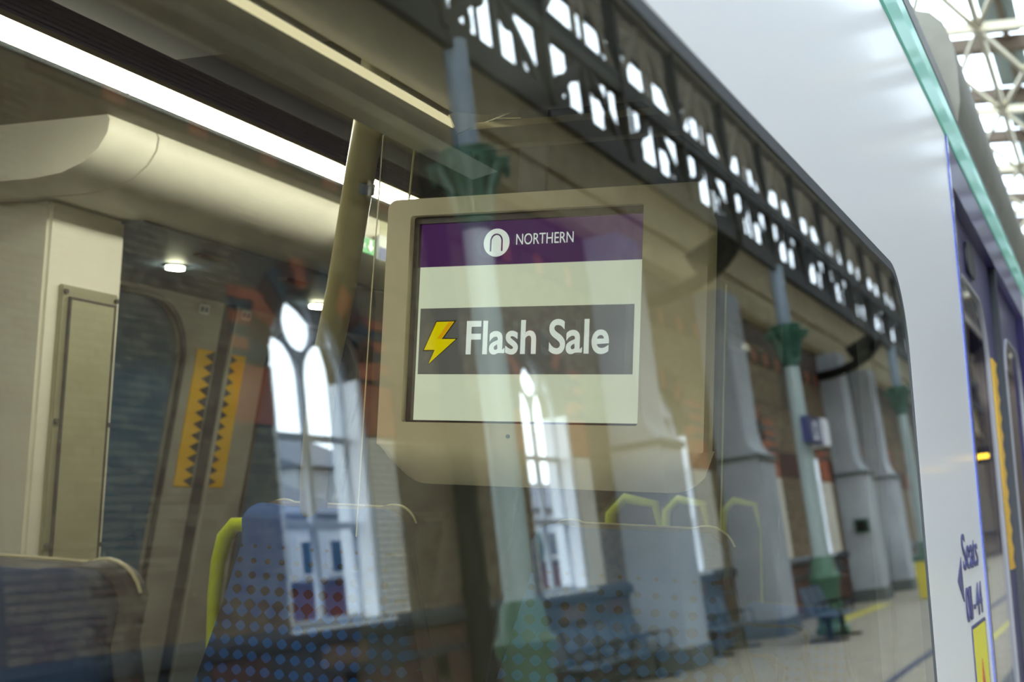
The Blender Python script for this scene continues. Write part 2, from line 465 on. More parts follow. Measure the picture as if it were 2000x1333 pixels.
o = empty('wall_box', (38.9, -6.4, 2.3), 'small dark green box fixed to the side of a far buttress', 'box')
MB().box((39.45, -6.6, 1.95), (39.6, -6.2, 2.35)).build('casing', M_GREENP, o)
MB().box((39.44, -6.55, 2.0), (39.452, -6.25, 2.3)).build('door', M_IRON, o)

# cast iron columns
colx = [(12.2, 'green based iron column nearest the camera, left of the second window'), (26.6, 'green based iron column carrying the navy platform sign'), (41.3, 'green based iron column beyond the sign column'), (56.0, 'farthest green based iron column on the platform')]
CY = -5.0
for cx, lab in colx:
    o = empty('iron_column', (cx, CY, 0), lab, 'column', 'cast iron columns along the platform')
    MB().lathe([(.34, 0), (.34, .12), (.27, .18), (.25, .9), (.30, 1.0), (.32, 1.1), (.25, 1.2), (.22, 1.45), (.18, 1.5)], (cx, CY, 0), 16).build('base', M_BASEG, o, True)
    MB().lathe([(.165, 1.5), (.15, 5.3)], (cx, CY, 0), 18).build('shaft', M_COLP, o, True)
    MB().lathe([(.17, 5.3), (.20, 5.38), (.17, 5.45), (.20, 5.8), (.30, 6.05), (.32, 6.15), (.16, 6.18)], (cx, CY, 0), 16).build('capital', M_GREENP, o, True)
    for k in range(8):
        t = 2*PI*k/8; dx, dy = math.cos(t), math.sin(t)
        MB().tube([(cx+dx*.17, CY+dy*.17, 5.45), (cx+dx*.22, CY+dy*.22, 5.75), (cx+dx*.34, CY+dy*.34, 6.0), (cx+dx*.43, CY+dy*.43, 5.98), (cx+dx*.42, CY+dy*.42, 5.88)], [.05, .06, .06, .05, .02], 6).build('acanthus_leaf', M_GREENP, o, True)
    MB().lathe([(.14, 6.18), (.13, 7.4)], (cx, CY, 0), 14).build('upper_shaft', M_TRIMB if False else mat('blue_grey_iron', (.17, .21, .25), .5), o, True)
    for s in (-1, 1):
        pts = [(cx+s*.13, CY, 6.3)]+[(cx+s*(.13+1.0*math.sin(t)), CY, 7.35-1.05*math.cos(t)) for t in [PI/2*k/8 for k in range(9)]]
        MB().tube(pts, .05, 6).build('curved_brace', M_IRON, o)
# downpipe
o = empty('downpipe', (14.9, -6.85, 0), 'black rainwater downpipe on the brickwork left of the second window', 'pipe')
MB().tube([(14.95, -6.82, 0), (14.95, -6.82, 7.3)], .15, 14).build('pipe', M_IRON, o, True)
for z in (1.6, 3.4, 5.2): MB().lathe([(.18, 0), (.18, .12)], (14.95, -6.82, z), 14).build('collar', M_IRON, o, True)

# lattice girders on the columns
def seg(nm, p, q, wd, ma, par): return MB().bar(p, q, wd).build(nm, ma, par)
def flat(nm, p, q, wd, ma, par): return MB().bar(p, q, .05, wd).build(nm, ma, par)
edges = [-2.8, 11.9, 26.6, 41.3, 56.0, 70.7]
gl = ['over the near end of the platform', 'from the nearest column to the sign column', 'from the sign column to the next column', 'between the two farthest columns', 'running away past the farthest column']
Z1, Z2, Z3 = 7.46, 8.62, 10.1
for gi in range(5):
    x0, x1 = edges[gi], edges[gi+1]
    g = empty('lattice_girder', ((x0+x1)/2, CY, Z1), 'dark riveted lattice roof girder '+gl[gi], 'girder', 'lattice girders above the platform')
    for z, hgt, dd in ((Z1, .34, .10), (Z2, .34, .12), (Z3, .16, .12)):
        MB().box((x0, CY-dd/2, z-hgt/2), (x1, CY+dd/2, z+hgt/2)).build('chord', M_IRON if z < Z3 else M_IRONB, g)
    mod = (x1-x0)/5
    for k in range(5):
        a = x0+mod*k; b = a+mod; c = (a+b)/2
        seg('post', (a, CY, Z1), (a, CY, Z3), .16, M_IRON, g)
        flat('diagonal', (a, CY, Z1), (c, CY, Z2), .17, M_IRON, g)
        flat('diagonal', (b, CY, Z1), (c, CY, Z2), .17, M_IRON, g)
        flat('strut', (c, CY, Z1), (c, CY, Z2), .17, M_IRON, g)
        flat('diagonal', (a, CY, Z2), (c, CY, Z3), .12, M_IRONB, g)
        flat('diagonal', (b, CY, Z2), (c, CY, Z3), .12, M_IRONB, g)
        flat('strut', (c-.16, CY, Z2), (c-.16, CY, Z3), .08, M_IRONB, g); flat('strut', (c+.16, CY, Z2), (c+.16, CY, Z3), .08, M_IRONB, g)
        for s in (-1, 1):
            MR = frame((a+mod*(.5+s*.30), CY-.02, Z1+.36), (1, 0, 0), (0, 0, 1))
            plate('ring', circ(0, 0, .24, 16), [circ(0, 0, .11, 12)], .04, MR, M_IRON, g)
            MR = frame((a+mod*(.5+s*.14), CY-.02, Z2-.30), (1, 0, 0), (0, 0, 1))
            plate('ring', circ(0, 0, .22, 16), [circ(0, 0, .10, 12)], .04, MR, M_IRON, g)
        # rafters rising from the girder over the aisle
        seg('rafter', (a, CY, Z3), (a, -7.05, 12.15), .16, M_IRONB, g)
        seg('rafter', (a, CY, Z3), (a, -4.4, 13.8), .12, M_IRONB, g)
        seg('rafter', (c, CY, Z3), (c, -7.05, 12.15), .08, M_IRONB, g)
for cx, lab in ((23.6, 'dark curved iron roof bracket beyond the first buttress'), (39.2, 'dark curved iron roof bracket near the farthest columns')):
    o = empty('roof_bracket', (cx, -6, 7), lab, 'bracket')
    pts = [(cx, -6.9+1.9*math.sin(t), 6.6+.95*(1-math.cos(t))) for t in [PI/2*k/8 for k in range(9)]]
    MB().tube(pts, [.14]*9, 8).build('arm', M_IRON, o, True)
    MB().bar((cx, -5.9, 7.1), (cx, -5.2, 7.4), .35).build('gusset', M_IRON, o)

# aisle roof: clerestory, boarding and glazed train shed beyond
ro = MB().add([(-12, -7.25, 12.25), (90, -7.25, 12.25), (90, -4.3, 14.0), (-12, -4.3, 14.0), (-12, -7.25, 12.35), (90, -7.25, 12.35), (90, -4.3, 14.1), (-12, -4.3, 14.1)], [(0,1,2,3),(7,6,5,4),(0,4,5,1),(3,2,6,7),(1,5,6,2),(0,3,7,4)]).build('ceiling_aisle', M_TIMB)
struct(ro, 'boarded aisle roof above the platform, coloured black as backlit', 'roof')
for k in range(52):
    x = -10+k*1.47
    if 0 < x < 66: MB().bar((x, -7.2, 12.2), (x, -4.35, 13.9), .09, .12).build('rafter', M_IRONB, ro)
for k in range(6):
    y = -7.0+k*.48; MB().box((-2, y-.02, 12.19+(y+7.25)*.593), (70, y+.02, 12.23+(y+7.25)*.593)).build('board_joint', M_IRONB, ro)
cl = MB()
cl.box((-12, -7.1, 9.55), (90, -6.95, 9.65)); cl.box((-12, -7.1, 12.2), (90, -6.95, 12.3))
for k in range(60): cl.box((-6+k*1.47, -7.06, 9.6), (-6+k*1.47+.06, -7.0, 12.22))
clo = struct(cl.build('window_9', M_IRON), None, None)
MB().box((-12, -7.04, 9.6), (90, -7.03, 12.22)).build('pane', G_THIN, clo)
# shed roof above the tracks
rs = empty('shed_roof', (30, 4, 9), 'glazed train shed roof over the tracks', 'roof', None, 'structure')
H0 = 10.6
for k in range(16):
    x = 2.3+k*3.45
    MB().box((x-.16, -4.2, H0-.15), (x+.16, 14, H0+.1)).build('purlin', M_RBROWN, rs)
for k in range(12):
    y = -4.2+k*1.55
    MB().box((-12, y-.05, H0+.02), (90, y+.05, H0+.14)).build('glazing_bar', M_RBROWN, rs)
for k in range(15):
    for j in range(11):
        if (k*3+j*2) % 3 == 0: MB().box((2.5+k*3.45, -2.9+j*1.55, H0+.12), (2.3+(k+1)*3.45-.2, -2.9+j*1.55+.62, H0+.16)).build('roof_panel', M_RPANEL, rs)
MB().box((-12, -4.2, H0+.18), (90, 14, H0+.2)).build('roof_glass', M_ROOFG, rs)
struct(MB().box((-12, -4.32, H0+.1), (90, -4.22, 14.1)).build('wall_valance', M_TIMB), 'dark upstand between aisle roof and shed roof', 'wall')
lg = empty('lattice_bracing', (30, 2, 9), 'cream painted lattice bracing under the shed roof', 'lattice')
LX = [20.9-4.63*3+4.63*k for k in range(13)]
for k, x in enumerate(LX):
    seg('cross_beam', (x, -2.8, 9), (x, 9, 9), .13, M_LATT, lg)
for y in [-2.2+1.05*j for j in range(9)]:
    seg('runner', (LX[0], y, 9.02), (LX[-1], y, 9.02), .09, M_LATT, lg)
for k in range(12):
    for j in range(8):
        y = -2.2+1.05*j; a, b = LX[k], LX[k+1]
        seg('brace', (a, y, 9), (b, y+1.05, 9), .065, M_LATT, lg); seg('brace', (a, y+1.05, 8.97), (b, y, 8.97), .065, M_LATT, lg)
struct(MB().box((90, -7.4, -1), (90.3, 22, 14.5)).build('wall_far_end', M_RBROWN), 'brown far end wall of the train shed', 'wall')
struct(MB().box((-12, 14, -1), (90, 14.3, 10.8)).build('wall_track_side', M_BRICKD), 'brown side wall beyond the tracks', 'wall')

# ================================================================== OUTSIDE THE WINDOWS
struct(MB().box((-12, -70, -.35), (140, -7.5, -.3)).build('ground_outside', M_TARM), 'street ground outside the station windows', 'ground')
fw_ = empty('garden_wall', (40, -12.5, -.3), 'low red brick wall outside the station windows', 'wall')
MB().box((12, -12.7, -.3), (80, -12.4, 2.05)).build('wall_face', M_REDW, fw_); MB().box((12, -12.75, 2.05), (80, -12.35, 2.15)).build('coping', M_TERRD, fw_)
def house(x0, x1, y, h, ma, label, nx, nz):
    o = empty('house', ((x0+x1)/2, y, -.3), label, 'building', 'buildings outside the station windows')
    MB().box((x0, y-6, -.3), (x1, y, h)).build('wall', ma, o)
    MB().add([(x0-.2, y+.2, h), (x1+.2, y+.2, h), (x1+.2, y-6.2, h), (x0-.2, y-6.2, h), (x0-.2, y-3, h+1.6), (x1+.2, y-3, h+1.6)], [(0,1,5,4),(2,3,4,5),(0,4,3),(1,2,5),(0,3,2,1)]).build('roof', M_ROOFS, o)
    for a in range(nx):
        for b in range(nz):
            cx = x0+(a+.5)*(x1-x0)/nx; cz = .9+b*1.75
            if cz+1.1 > h: continue
            wdw = MB().box((cx-.55, y, cz-.05), (cx+.55, y+.05, cz+1.05)).build('window', M_WFRAME, o)
            MB().box((cx-.45, y+.04, cz+.04), (cx+.45, y+.06, cz+.96)).build('pane', M_PANE, wdw)
house(26, 35.4, -21, 4.4, M_HOUSE, 'pale rendered houses seen through the nearest arched window', 6, 3)
house(37.4, 42.5, -24, 6.4, M_GHOUSE, 'tall grey block seen through the nearest arched window', 3, 3)
house(48, 62, -21, 4.6, M_HOUSE, 'pale houses seen through the second arched window', 7, 3)
house(68, 90, -21, 5, M_HOUSE, 'pale houses seen through the far arched windows', 8, 3)
for k, (tx, ty, tr, lab) in enumerate(((36.2, -19, 1.7, 'dark leafy tree between the pale and grey buildings'), (44.5, -20, 1.8, 'dark leafy tree right of the grey block'), (64.5, -20, 2.0, 'dark leafy tree beyond the second pale house row'))):
    o = empty('tree', (tx, ty, -.3), lab, 'tree')
    MB().tube([(tx, ty, -.3), (tx+.1, ty, 1.5), (tx, ty, 3)], [.2, .16, .1], 8).build('trunk', M_BARK, o)
    bm = bmesh.new()
    for q in range(16):
        mm_ = Matrix.Translation((tx+R.uniform(-.55, .55)*tr, ty+R.uniform(-.4, .4)*tr, 2.5+R.uniform(-.6, .55)*tr)) @ Matrix.Scale(tr*R.uniform(.3, .5), 4)
        bmesh.ops.create_icosphere(bm, subdivisions=2, radius=1, matrix=mm_)
    for v in bm.verts: v.co += Vector((R.uniform(-.08, .08), R.uniform(-.08, .08), R.uniform(-.08, .08)))
    me = bpy.data.meshes.new('crown'); bm.to_mesh(me); bm.free(); link('crown', me, M_LEAF, o)

# ================================================================== TRAIN EXTERIOR
T = math.radians(5); sT, cT = math.sin(T), math.cos(T)
MBd = frame((0, .28, 1.7), (1, 0, 0), (0, sT, cT))          # local: along, up the side, outwards
def u(z): return (z-1.7)/cT
tr = empty('train_carriage', (1, .3, -.3), 'white and purple train carriage side with large passenger window', 'train')
WX0, WX1, WU0, WU1 = -.35, 2.105, -.72, .352
winhole = rrect(WX0, WU0, WX1, WU1, .13, 10)
plate('body_side', rrect(-3, -1.8, 2.955, .80, 0), [winhole], .05, MBd, M_BODY, tr, z=-.025)
plate('window_gasket', rrect(WX0-.004, WU0-.004, WX1+.004, WU1+.004, .134, 10), [rrect(WX0+.012, WU0+.012, WX1-.010, WU1-.013, .12, 10)], .05, MBd, M_GASK, tr, z=-.0252)
pane = plate('window_pane', rrect(WX0, WU0, WX1, WU1, .13, 10), [], .006, MBd, G_WIN, tr, z=-.0045)
# door pocket
plate('door_surround', [(2.955, -1.8), (5.3, -1.8), (5.3, .80), (2.955, .80)], [[(3.02, -1.79), (5.22, -1.79), (5.22, .70), (3.02, .70)]], .05, MBd, M_PURP, tr, z=-.025)
plate('blue_edge', rrect(2.945, -1.8, 2.962, .80, 0), [], .004, MBd, M_BLUE, tr, z=.001)
plate('body_side_far', rrect(5.3, -1.8, 16, .80, 0), [rrect(6.0, -.72, 7.9, .352, .13), rrect(8.3, -.72, 10.2, .352, .13)], .05, MBd, M_BODY, tr, z=-.025)
for a in (6.0, 8.3): plate('window_pane', rrect(a-.01, -.73, a+1.91, .362, .13), [], .006, MBd, G_WIN, tr, z=-.012)
for a, b, lab in ((3.025, 4.115, 0), (4.125, 5.215, 1)):
    dw = rrect(a+.09 if not lab else a+.30, -.75, b-.30 if not lab else b-.09, .54, .17)
    d = plate('door_leaf', rrect(a, -1.78, b, .70, .01), [dw], .04, MBd, M_PURP, tr, z=-.045)
    plate('door_window', dw, [], .006, MBd, G_WIN, d, z=-.028)
    plate('window_rim', [( (x-(a+b)/2)*1.03+(a+b)/2, y*1.015) for x, y in dw], [dw], .006, MBd, mat('rim_grey', (.30, .30, .32), .4), d, z=-.022)
    # warning strip with saw tooth edge
    s = 1 if not lab else -1
    e0 = b-.14 if not lab else a+.14; e1 = b-.03 if not lab else a+.03
    pts = [(e0-.05*s, -.17), (e0-.05*s, .415)]
    nn = 11
    for k in range(nn):
        z0 = .415-.585*k/nn; z1 = .415-.585*(k+1)/nn
        pts += [(e1, z0), (e1-.055*s, (z0+z1)/2)]
    pts += [(e1, -.17)]
    plate('warning_strip', pts, [], .003, MBd, M_AMB, d, z=-.0235)
plate('door_seal', [(4.10, -1.78), (4.14, -1.78), (4.14, .70), (4.10, .70)], [], .05, MBd, M_RUB, tr, z=-.03)
plate('door_handle_recess', rrect(3.42, .58, 3.60, .66, .03), [], .006, MBd, M_RUB, tr, z=-.02)
# cantrail stripe and roof
prof = [(.797, -.05), (.797, .0012), (.803, .003), (.86, .004), (.90, .001), (.925, -.006), (.935, -.05)]
pr = [tuple((MBd @ Vector((0, a, b)))[1:]) for a, b in prof]
MB().prism_x(pr, -3, 16).build('cantrail_stripe', M_TEAL, tr)
pr = [(.362, 2.615), (.40, 2.74), (.50, 2.88), (.70, 2.98), (1.2, 3.05), (1.6, 3.06), (1.6, 3.0), (1.2, 2.99), (.72, 2.92), (.53, 2.83), (.43, 2.70), (.40, 2.60)]
MB().prism_x(pr, -3, 16).build('roof_skin', M_ROOFT, tr, True)
pr = [(.372, 2.64), (.366, 2.70), (.372, 2.78), (.385, 2.85), (.408, 2.905), (.44, 2.935), (.48, 2.945), (.51, 2.935), (.51, 2.75), (.45, 2.66)]
MB().prism_x(pr, 3.38, 6.6).build('door_gutter_fairing', M_OLIVE, tr, True)
struct(MB().box((-3, .45, 2.55), (16, 3.1, 2.6)).build('ceiling_outer_skin', M_ROOFT), None, None)
# lettering and stickers
def onbody(x, z, off=.0015): return MBd @ Matrix.Translation((x, u(z), off))
text('seats_lettering', 'Seats', onbody(2.565, 1.582), .094, M_TXT, tr, width=.265)
text('digit', '0', onbody(2.555, 1.490), .088, M_TXT, tr, width=.052)
text('digit', '1', onbody(2.618, 1.490), .088, M_TXT, tr, width=.036)
text('hyphen', '-', onbody(2.682, 1.490), .088, M_TXT, tr, width=.03)
text('digit', '4', onbody(2.730, 1.490), .088, M_TXT, tr, width=.052)
text('digit', '4', onbody(2.788, 1.490), .088, M_TXT, tr, width=.052)
plate('arrow_mark', [(2.463, u(1.567)), (2.535, u(1.528)), (2.535, u(1.607))], [], .001, MBd, M_TXT, tr, z=.001)
st = plate('warning_sticker', rrect(2.62, u(1.22), 2.855, u(1.472), .004), [], .001, MBd, M_YEL, tr, z=.001)
plate('sticker_border', rrect(2.612, u(1.212), 2.863, u(1.479), .005), [rrect(2.619, u(1.219), 2.856, u(1.473), .004)], .001, MBd, M_TXT, tr, z=.0012)
plate('triangle_symbol', [(2.66, u(1.25)), (2.815, u(1.25)), (2.735, u(1.41))], [[(2.685, u(1.264)), (2.79, u(1.264)), (2.735, u(1.375))]], .001, MBd, M_RED, st, z=.0022)
plate('bolt_symbol', [(2.735, u(1.345)), (2.72, u(1.305)), (2.735, u(1.308)), (2.730, u(1.272)), (2.752, u(1.315)), (2.737, u(1.312))], [], .001, MBd, M_RED, st, z=.0022)

# ================================================================== TRAIN INTERIOR
CZ = 2.38
struct(MB().box((-2.5, .40, CZ), (1.70, 1.42, CZ+.03)).build('ceiling', M_CEILD), 'carriage ceiling by the near windows, coloured darker for shade', 'ceiling')
struct(MB().box((1.70, .40, CZ), (6.1, 1.42, CZ+.03)).build('ceiling_doorway', M_CEILB), 'ceiling panel over the near doorway, coloured black for unlit depth', 'ceiling')
struct(MB().box((-2.5, 1.64, CZ), (1.93, 3.0, CZ+.03)).build('ceiling_aisle_side', M_CEIL), 'olive lined carriage ceiling above the far seats', 'ceiling')
struct(MB().box((1.93, 1.64, CZ), (6, 1.80, CZ+.03)).build('ceiling_edge', M_CEIL), None, None)
struct(MB().box((-2.5, .3, .08), (6.2, 2.9, .12)).build('floor_carriage', M_SHELL), 'dark carriage floor', 'floor')
struct(MB().box((-2.55, .42, .1), (-2.5, 3.1, 2.55)).build('wall_rear', M_WALLI), 'carriage end wall behind the camera side', 'wall')
struct(MB().prism_x([(.20, .1), (.41, 2.55), (3.1, 2.55), (3.1, .1)], 6.2, 6.25).build('wall_front', M_CEILB), 'carriage end wall at the far end, coloured black for unlit depth', 'wall')
# near side lining around the window
plate('wall_near', rrect(-2.5, -1.6, 6.1, .78, 0), [rrect(WX0-.01, WU0-.01, WX1+.03, WU1+.01, .13), rrect(3.0, -1.5, 5.25, .66, .02)], .02, MBd, mat('grey_lining', (.10, .10, .09), .6), None, z=-.075)
struct(bpy.data.objects['wall_near'], 'grey window surround lining inside the carriage', 'wall')
# ceiling light
gp = empty('ceiling_light', (1.5, 1.5, CZ), 'long bright strip light along the carriage ceiling', 'light')
MB().box((-2.5, 1.541, CZ-.022), (1.768, 1.581, CZ+.02)).build('diffuser', E_STRIP, gp)
MB().box((1.776, 1.541, CZ-.022), (3.75, 1.581, CZ+.02)).build('diffuser', E_STRIP, gp)
MB().box((-2.5, 1.587, CZ-.006), (6.1, 1.64, CZ+.02)).build('trim_rail', M_TRIMB, gp)
MB().box((-2.5, 1.528, CZ-.006), (6.1, 1.535, CZ+.02)).build('inner_rail', M_BRASS, gp)
vg = empty('ceiling_grille', (1.5, 1.47, CZ), 'dark slotted air grille beside the bright ceiling strip', 'grille')
MB().box((-2.5, 1.42, CZ+.012), (6.1, 1.528, CZ+.03)).build('backing', M_GRILLE, vg)
for k in range(6): MB().box((-2.5, 1.424+k*.0175, CZ+.001), (6.1, 1.434+k*.0175, CZ+.014)).build('slat', M_GRILLE, vg)
# bulkhead above the vestibule
bp = [(1.78, CZ+.02), (1.762, CZ-.01), (1.765, 2.345), (1.785, 2.315), (1.82, 2.29), (1.875, 2.272), (1.95, 2.265), (3.0, 2.265), (3.0, 2.3), (2.8, CZ+.02)]
bh = struct(MB().prism_x(bp, 2.076, 6.1).build('ceiling_vestibule', M_PANEL, None, True), 'rounded cream bulkhead dropping to the vestibule ceiling', 'ceiling')
bh2 = MB().prism_x(bp, 1.93, 2.070).build('bulkhead_end', M_PANEL, bh, True)
MB().box((2.32, 2.0, 2.255), (6.1, 2.72, 2.264)).build('vestibule_lining', M_VEST, bh)
for (x, y, lab) in ((2.82, 2.31, 'small oval downlight in the vestibule ceiling, nearer the cabinet'), (3.56, 2.34, 'small oval downlight behind the pole in the vestibule ceiling')):
    o = empty('downlight', (x, y, 2.25), lab, 'light')
    MB().lathe([(.024, 0), (.024, .010)], (x, y, 2.244), 16).build('lens', E_SPOT, o); MB().lathe([(.032, .006), (.034, .014)], (x, y, 2.244), 16).build('bezel', M_TRIMB, o)
for (x, y, lab) in ((2.72, 2.12, 'small dark ceiling vent left of the pole'), (3.11, 2.13, 'small dark ceiling vent close behind the pole')):
    tag(MB().box((x-.05, y-.014, 2.248), (x+.05, y+.014, 2.257)).build('ceiling_vent', M_SCREW), lab, 'vent')

# cabinet / draught screen by the vestibule
cb = empty('equipment_cabinet', (2.2, 2.4, .12), 'pale upright equipment cabinet with a khaki inset panel', 'cabinet')
MB().box((2.09, 2.05, .12), (2.325, 2.60, 2.262)).build('body', M_PANEL, cb, bevel=.008)
fr_ = MB().box((2.13, 2.040, .9), (2.305, 2.052, 2.09)).build('access_panel', M_INSET, cb, bevel=.003)
for (x, z) in ((2.14, 2.075), (2.296, 2.075), (2.139, 1.80), (2.296, 1.80), (2.139, 1.54), (2.296, 1.54)):
    MB().tube([(x, 2.041, z), (x, 2.034, z)], .0055, 10).build('screw', M_SCREW, fr_)
MF_ = frame((0, 2.037, 0), (1, 0, 0), (0, 0, 1))
plate('panel_door', [(2.155, .93), (2.287, .93), (2.287, 2.06), (2.155, 2.06)], [], .006, MF_, mat('khaki_door', (.35, .34, .22), .5), fr_)
plate('door_gap', [(2.150, .925), (2.292, .925), (2.292, 2.065), (2.150, 2.065)], [[(2.1545, .9295), (2.2875, .9295), (2.2875, 2.0605), (2.1545, 2.0605)]], .009, MF_, M_SCREW, fr_)

# far side wall and sliding doors (leaning in at the top)
A8 = math.radians(8)
MFar = frame((0, 2.75, 1.7), (1, 0, 0), (0, -math.sin(A8), math.cos(A8)))
def uf(z): return (z-1.7)/math.cos(A8)
fwall = plate('wall_far_side', [(-2.5, -1.6), (6.1, -1.6), (6.1, .68), (-2.5, .68)], [[(2.5, -1.55), (4.55, -1.55), (4.55, .66), (2.5, .66)], rrect(-1.9, -.7, 1.2, .33, .12)], .04, MFar, M_WALLI, z=-.03)
struct(fwall, 'warm grey carriage wall on the far side', 'wall')
plate('far_window', rrect(-1.9, -.7, 1.2, .33, .12), [], .01, MFar, M_DGLASS, fwall, z=-.03)
dd = empty('door_1', (3.53, 2.75, .12), 'far sliding train doors with amber saw tooth strips', 'door', None, 'structure')
for s, a, b in ((1, 2.52, 3.508), (-1, 3.552, 4.53)):
    dwn = rrect(2.66, -1.0, 3.335, .535, [.15, .15, .20, .15], 10) if s > 0 else rrect(3.79, -1.0, 4.40, .535, .17, 10)
    d = plate('door_leaf', rrect(a, -1.55, b, .66, 0), [dwn], .03, MFar, M_DOORI, dd, z=0)
    plate('door_glass', dwn, [], .008, MFar, M_DGLASS, d, z=-.008)
    rim = [((x-sum(p[0] for p in dwn)/len(dwn))*1.05+sum(p[0] for p in dwn)/len(dwn), y*1.02+.004) for x, y in dwn]
    plate('glass_rim', rim, [dwn], .010, MFar, M_DARKG, d, z=.016)
    e = 3.495 if s > 0 else 3.567
    zz0, zz1, nn = uf(1.662), uf(2.10), 12
    o0 = e-.092*s; o1 = e-.004*s
    pts = [(o0, zz0), (o0, zz1)]
    for k in range(nn):
        za = zz1-(zz1-zz0)*k/nn; zb = zz1-(zz1-zz0)*(k+1)/nn
        pts += [(o1, za), (o1-.046*s, (za+zb)/2)]
    pts += [(o1, zz0)]
    plate('warning_strip', pts, [], .003, MFar, M_AMB, d, z=.017)
    plate('strip_backing', [(o1-.052*s, zz0), (e, zz0), (e, zz1), (o1-.052*s, zz1)], [], .002, MFar, M_DARKG, d, z=.0158)
plate('centre_seal', [(3.503, -1.55), (3.557, -1.55), (3.557, .66), (3.503, .66)], [], .04, MFar, M_DARKG, dd, z=-.002)
plate('door_edge_trim', [(3.562, -1.55), (3.574, -1.55), (3.574, .66), (3.562, .66)], [], .006, MFar, M_WALLI, dd, z=.020)
for (x, z, lab) in ((3.40, 2.225, 'small white notice above the far door, left of the door gap'), (3.62, 2.235, 'small white notice above the far door, right of the door gap'), (3.10, 2.27, 'small pale label above the dark door glass')):
    o = plate('notice', rrect(x-.024, uf(z)-.015, x+.024, uf(z)+.015, .003), [], .002, MFar, M_WHT, None, z=.018)
    tag(o, lab, 'notice')
    plate('notice_print', rrect(x-.018, uf(z)-.009, x-.003, uf(z)+.009, .002), [], .001, MFar, M_VEST, o, z=.0195)
    plate('notice_print', rrect(x+.004, uf(z)-.009, x+.018, uf(z)+.009, .002), [], .001, MFar, M_VEST, o, z=.0195)

# exit sign and blue notice on the bulkhead
MS = frame((0, 1.757, 0), (1, 0, 0), (0, 0, 1))
o = plate('exit_sign', rrect(2.80, 2.278, 2.925, 2.318, .003), [], .006, MS, mat('exit_green', (.0, .30, .07), .4), None)
tag(o, 'green emergency exit sign with a white downward arrow', 'sign')
plate('arrow', [(2.898, 2.283), (2.914, 2.298), (2.904, 2.298), (2.904, 2.314), (2.892, 2.314), (2.892, 2.298), (2.882, 2.298)], [], .002, MS, M_WHT, o, z=.004)
text('lettering', 'Exit', frame((2.838, 1.752, 2.290), (1, 0, 0), (0, 0, 1)), .022, M_WHT, o)
o = plate('blue_notice', rrect(2.94, 2.272, 3.03, 2.338, .003), [], .006, MS, mat('notice_white', (.7, .74, .85), .4), None)
tag(o, 'blue and white notice beside the green exit sign', 'notice')
plate('blue_field', rrect(2.943, 2.274, 3.027, 2.306, .002), [], .002, MS, mat('notice_blue', (.02, .05, .30), .4), o, z=.004)

# luggage rack over the near window
rk = empty('luggage_rack', (.6, .6, 2.1), 'dark overhead luggage rack with a front lip made to glow', 'rack')
MB().prism_x([(.742, 2.128), (.742, 2.142), (.752, 2.149), (.764, 2.146), (.766, 2.128)], -2.4, 1.43).build('front_lip', emitmat('rack_lip_glow', (1.0, .90, .60), 1.0), rk)  # emission put into the lip for its bright edge
MB().prism_x([(.70, 2.086), (.735, 2.078), (.748, 2.090), (.752, 2.128), (.742, 2.132), (.735, 2.10)], -2.4, 1.45).build('front_rail', mat('rack_black', (.045, .042, .035), .3), rk)
MB().box((-2.4, .42, 2.150), (1.42, .74, 2.157)).build('shelf', mat('rack_shelf', (.10, .095, .075), .35), rk)
MB().box((1.415, .42, 2.110), (1.435, .75, 2.135)).build('end_bar', M_IRONB, rk)
MB().bar((1.40, .74, 2.135), (1.60, .50, 2.30), .010, .025).build('end_stay', M_BRASS, rk)
MB().bar((1.42, .43, 2.135), (1.42, .75, 2.135), .014, .008).build('end_lip', M_BRASS, rk)
# near-side ceiling cove panel behind the rack
cv = struct(MB().prism_x([(.42, 2.10), (.46, 2.22), (.56, 2.34), (.66, CZ), (.66, CZ+.01), (.42, CZ+.01)], 1.75, 6.1).build('ceiling_cove', M_CEILB), 'cove panel between near windows and ceiling, coloured black for shade', 'ceiling')

# pole
pl = empty('grab_pole', (1.5, 1.02, .12), 'olive yellow vertical grab pole left of the screen', 'pole')
MB().tube([(1.69, 1.02, 2.39), (1.692, 1.03, 2.33), (1.71, 1.05, 2.24), (1.74, 1.08, 2.16), (1.80, 1.14, 2.00), (1.84, 1.19, 1.87), (1.905, 1.240, 1.71), (1.945, 1.262, 1.645)], .0235, 24).build('tube', M_POLE, pl, True)
MB().tube([(1.69, 1.02, 2.38), (1.69, 1.02, 2.365)], .034, 20).build('ceiling_flange', M_POLE, pl, True)
MB().tube([(1.728, 1.056, 2.155), (1.732, 1.060, 2.140)], .012, 12).build('clamp', M_TRIMB, pl, True)

# glass draught screen carrying the display
gs = empty('glass_screen', (1.66, .7, 1.2), 'clear glass draught screen beside the grab pole', 'glass panel')
MG = frame((1.688, 0, 0), (0, -1, 0), (0, 0, 1))         # local a = -y
plate('glass', rrect(-1.005, 1.0, -.40, 2.245, [.0, .0, .03, .03]), [], .008, MG, G_INT, gs)
pts = [(1.665, 1.006, 1.62), (1.672, 1.006, 1.95), (1.683, 1.006, 2.215), (1.683, .995, 2.232), (1.683, .975, 2.238), (1.683, .44, 2.20)]
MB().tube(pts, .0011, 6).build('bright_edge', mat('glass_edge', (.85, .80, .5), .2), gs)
MB().tube([(1.70, .985, 1.80), (1.72, .985, 2.0), (1.745, .985, 2.24)], .0018, 6).build('bright_edge', MATS['glass_edge'], gs)
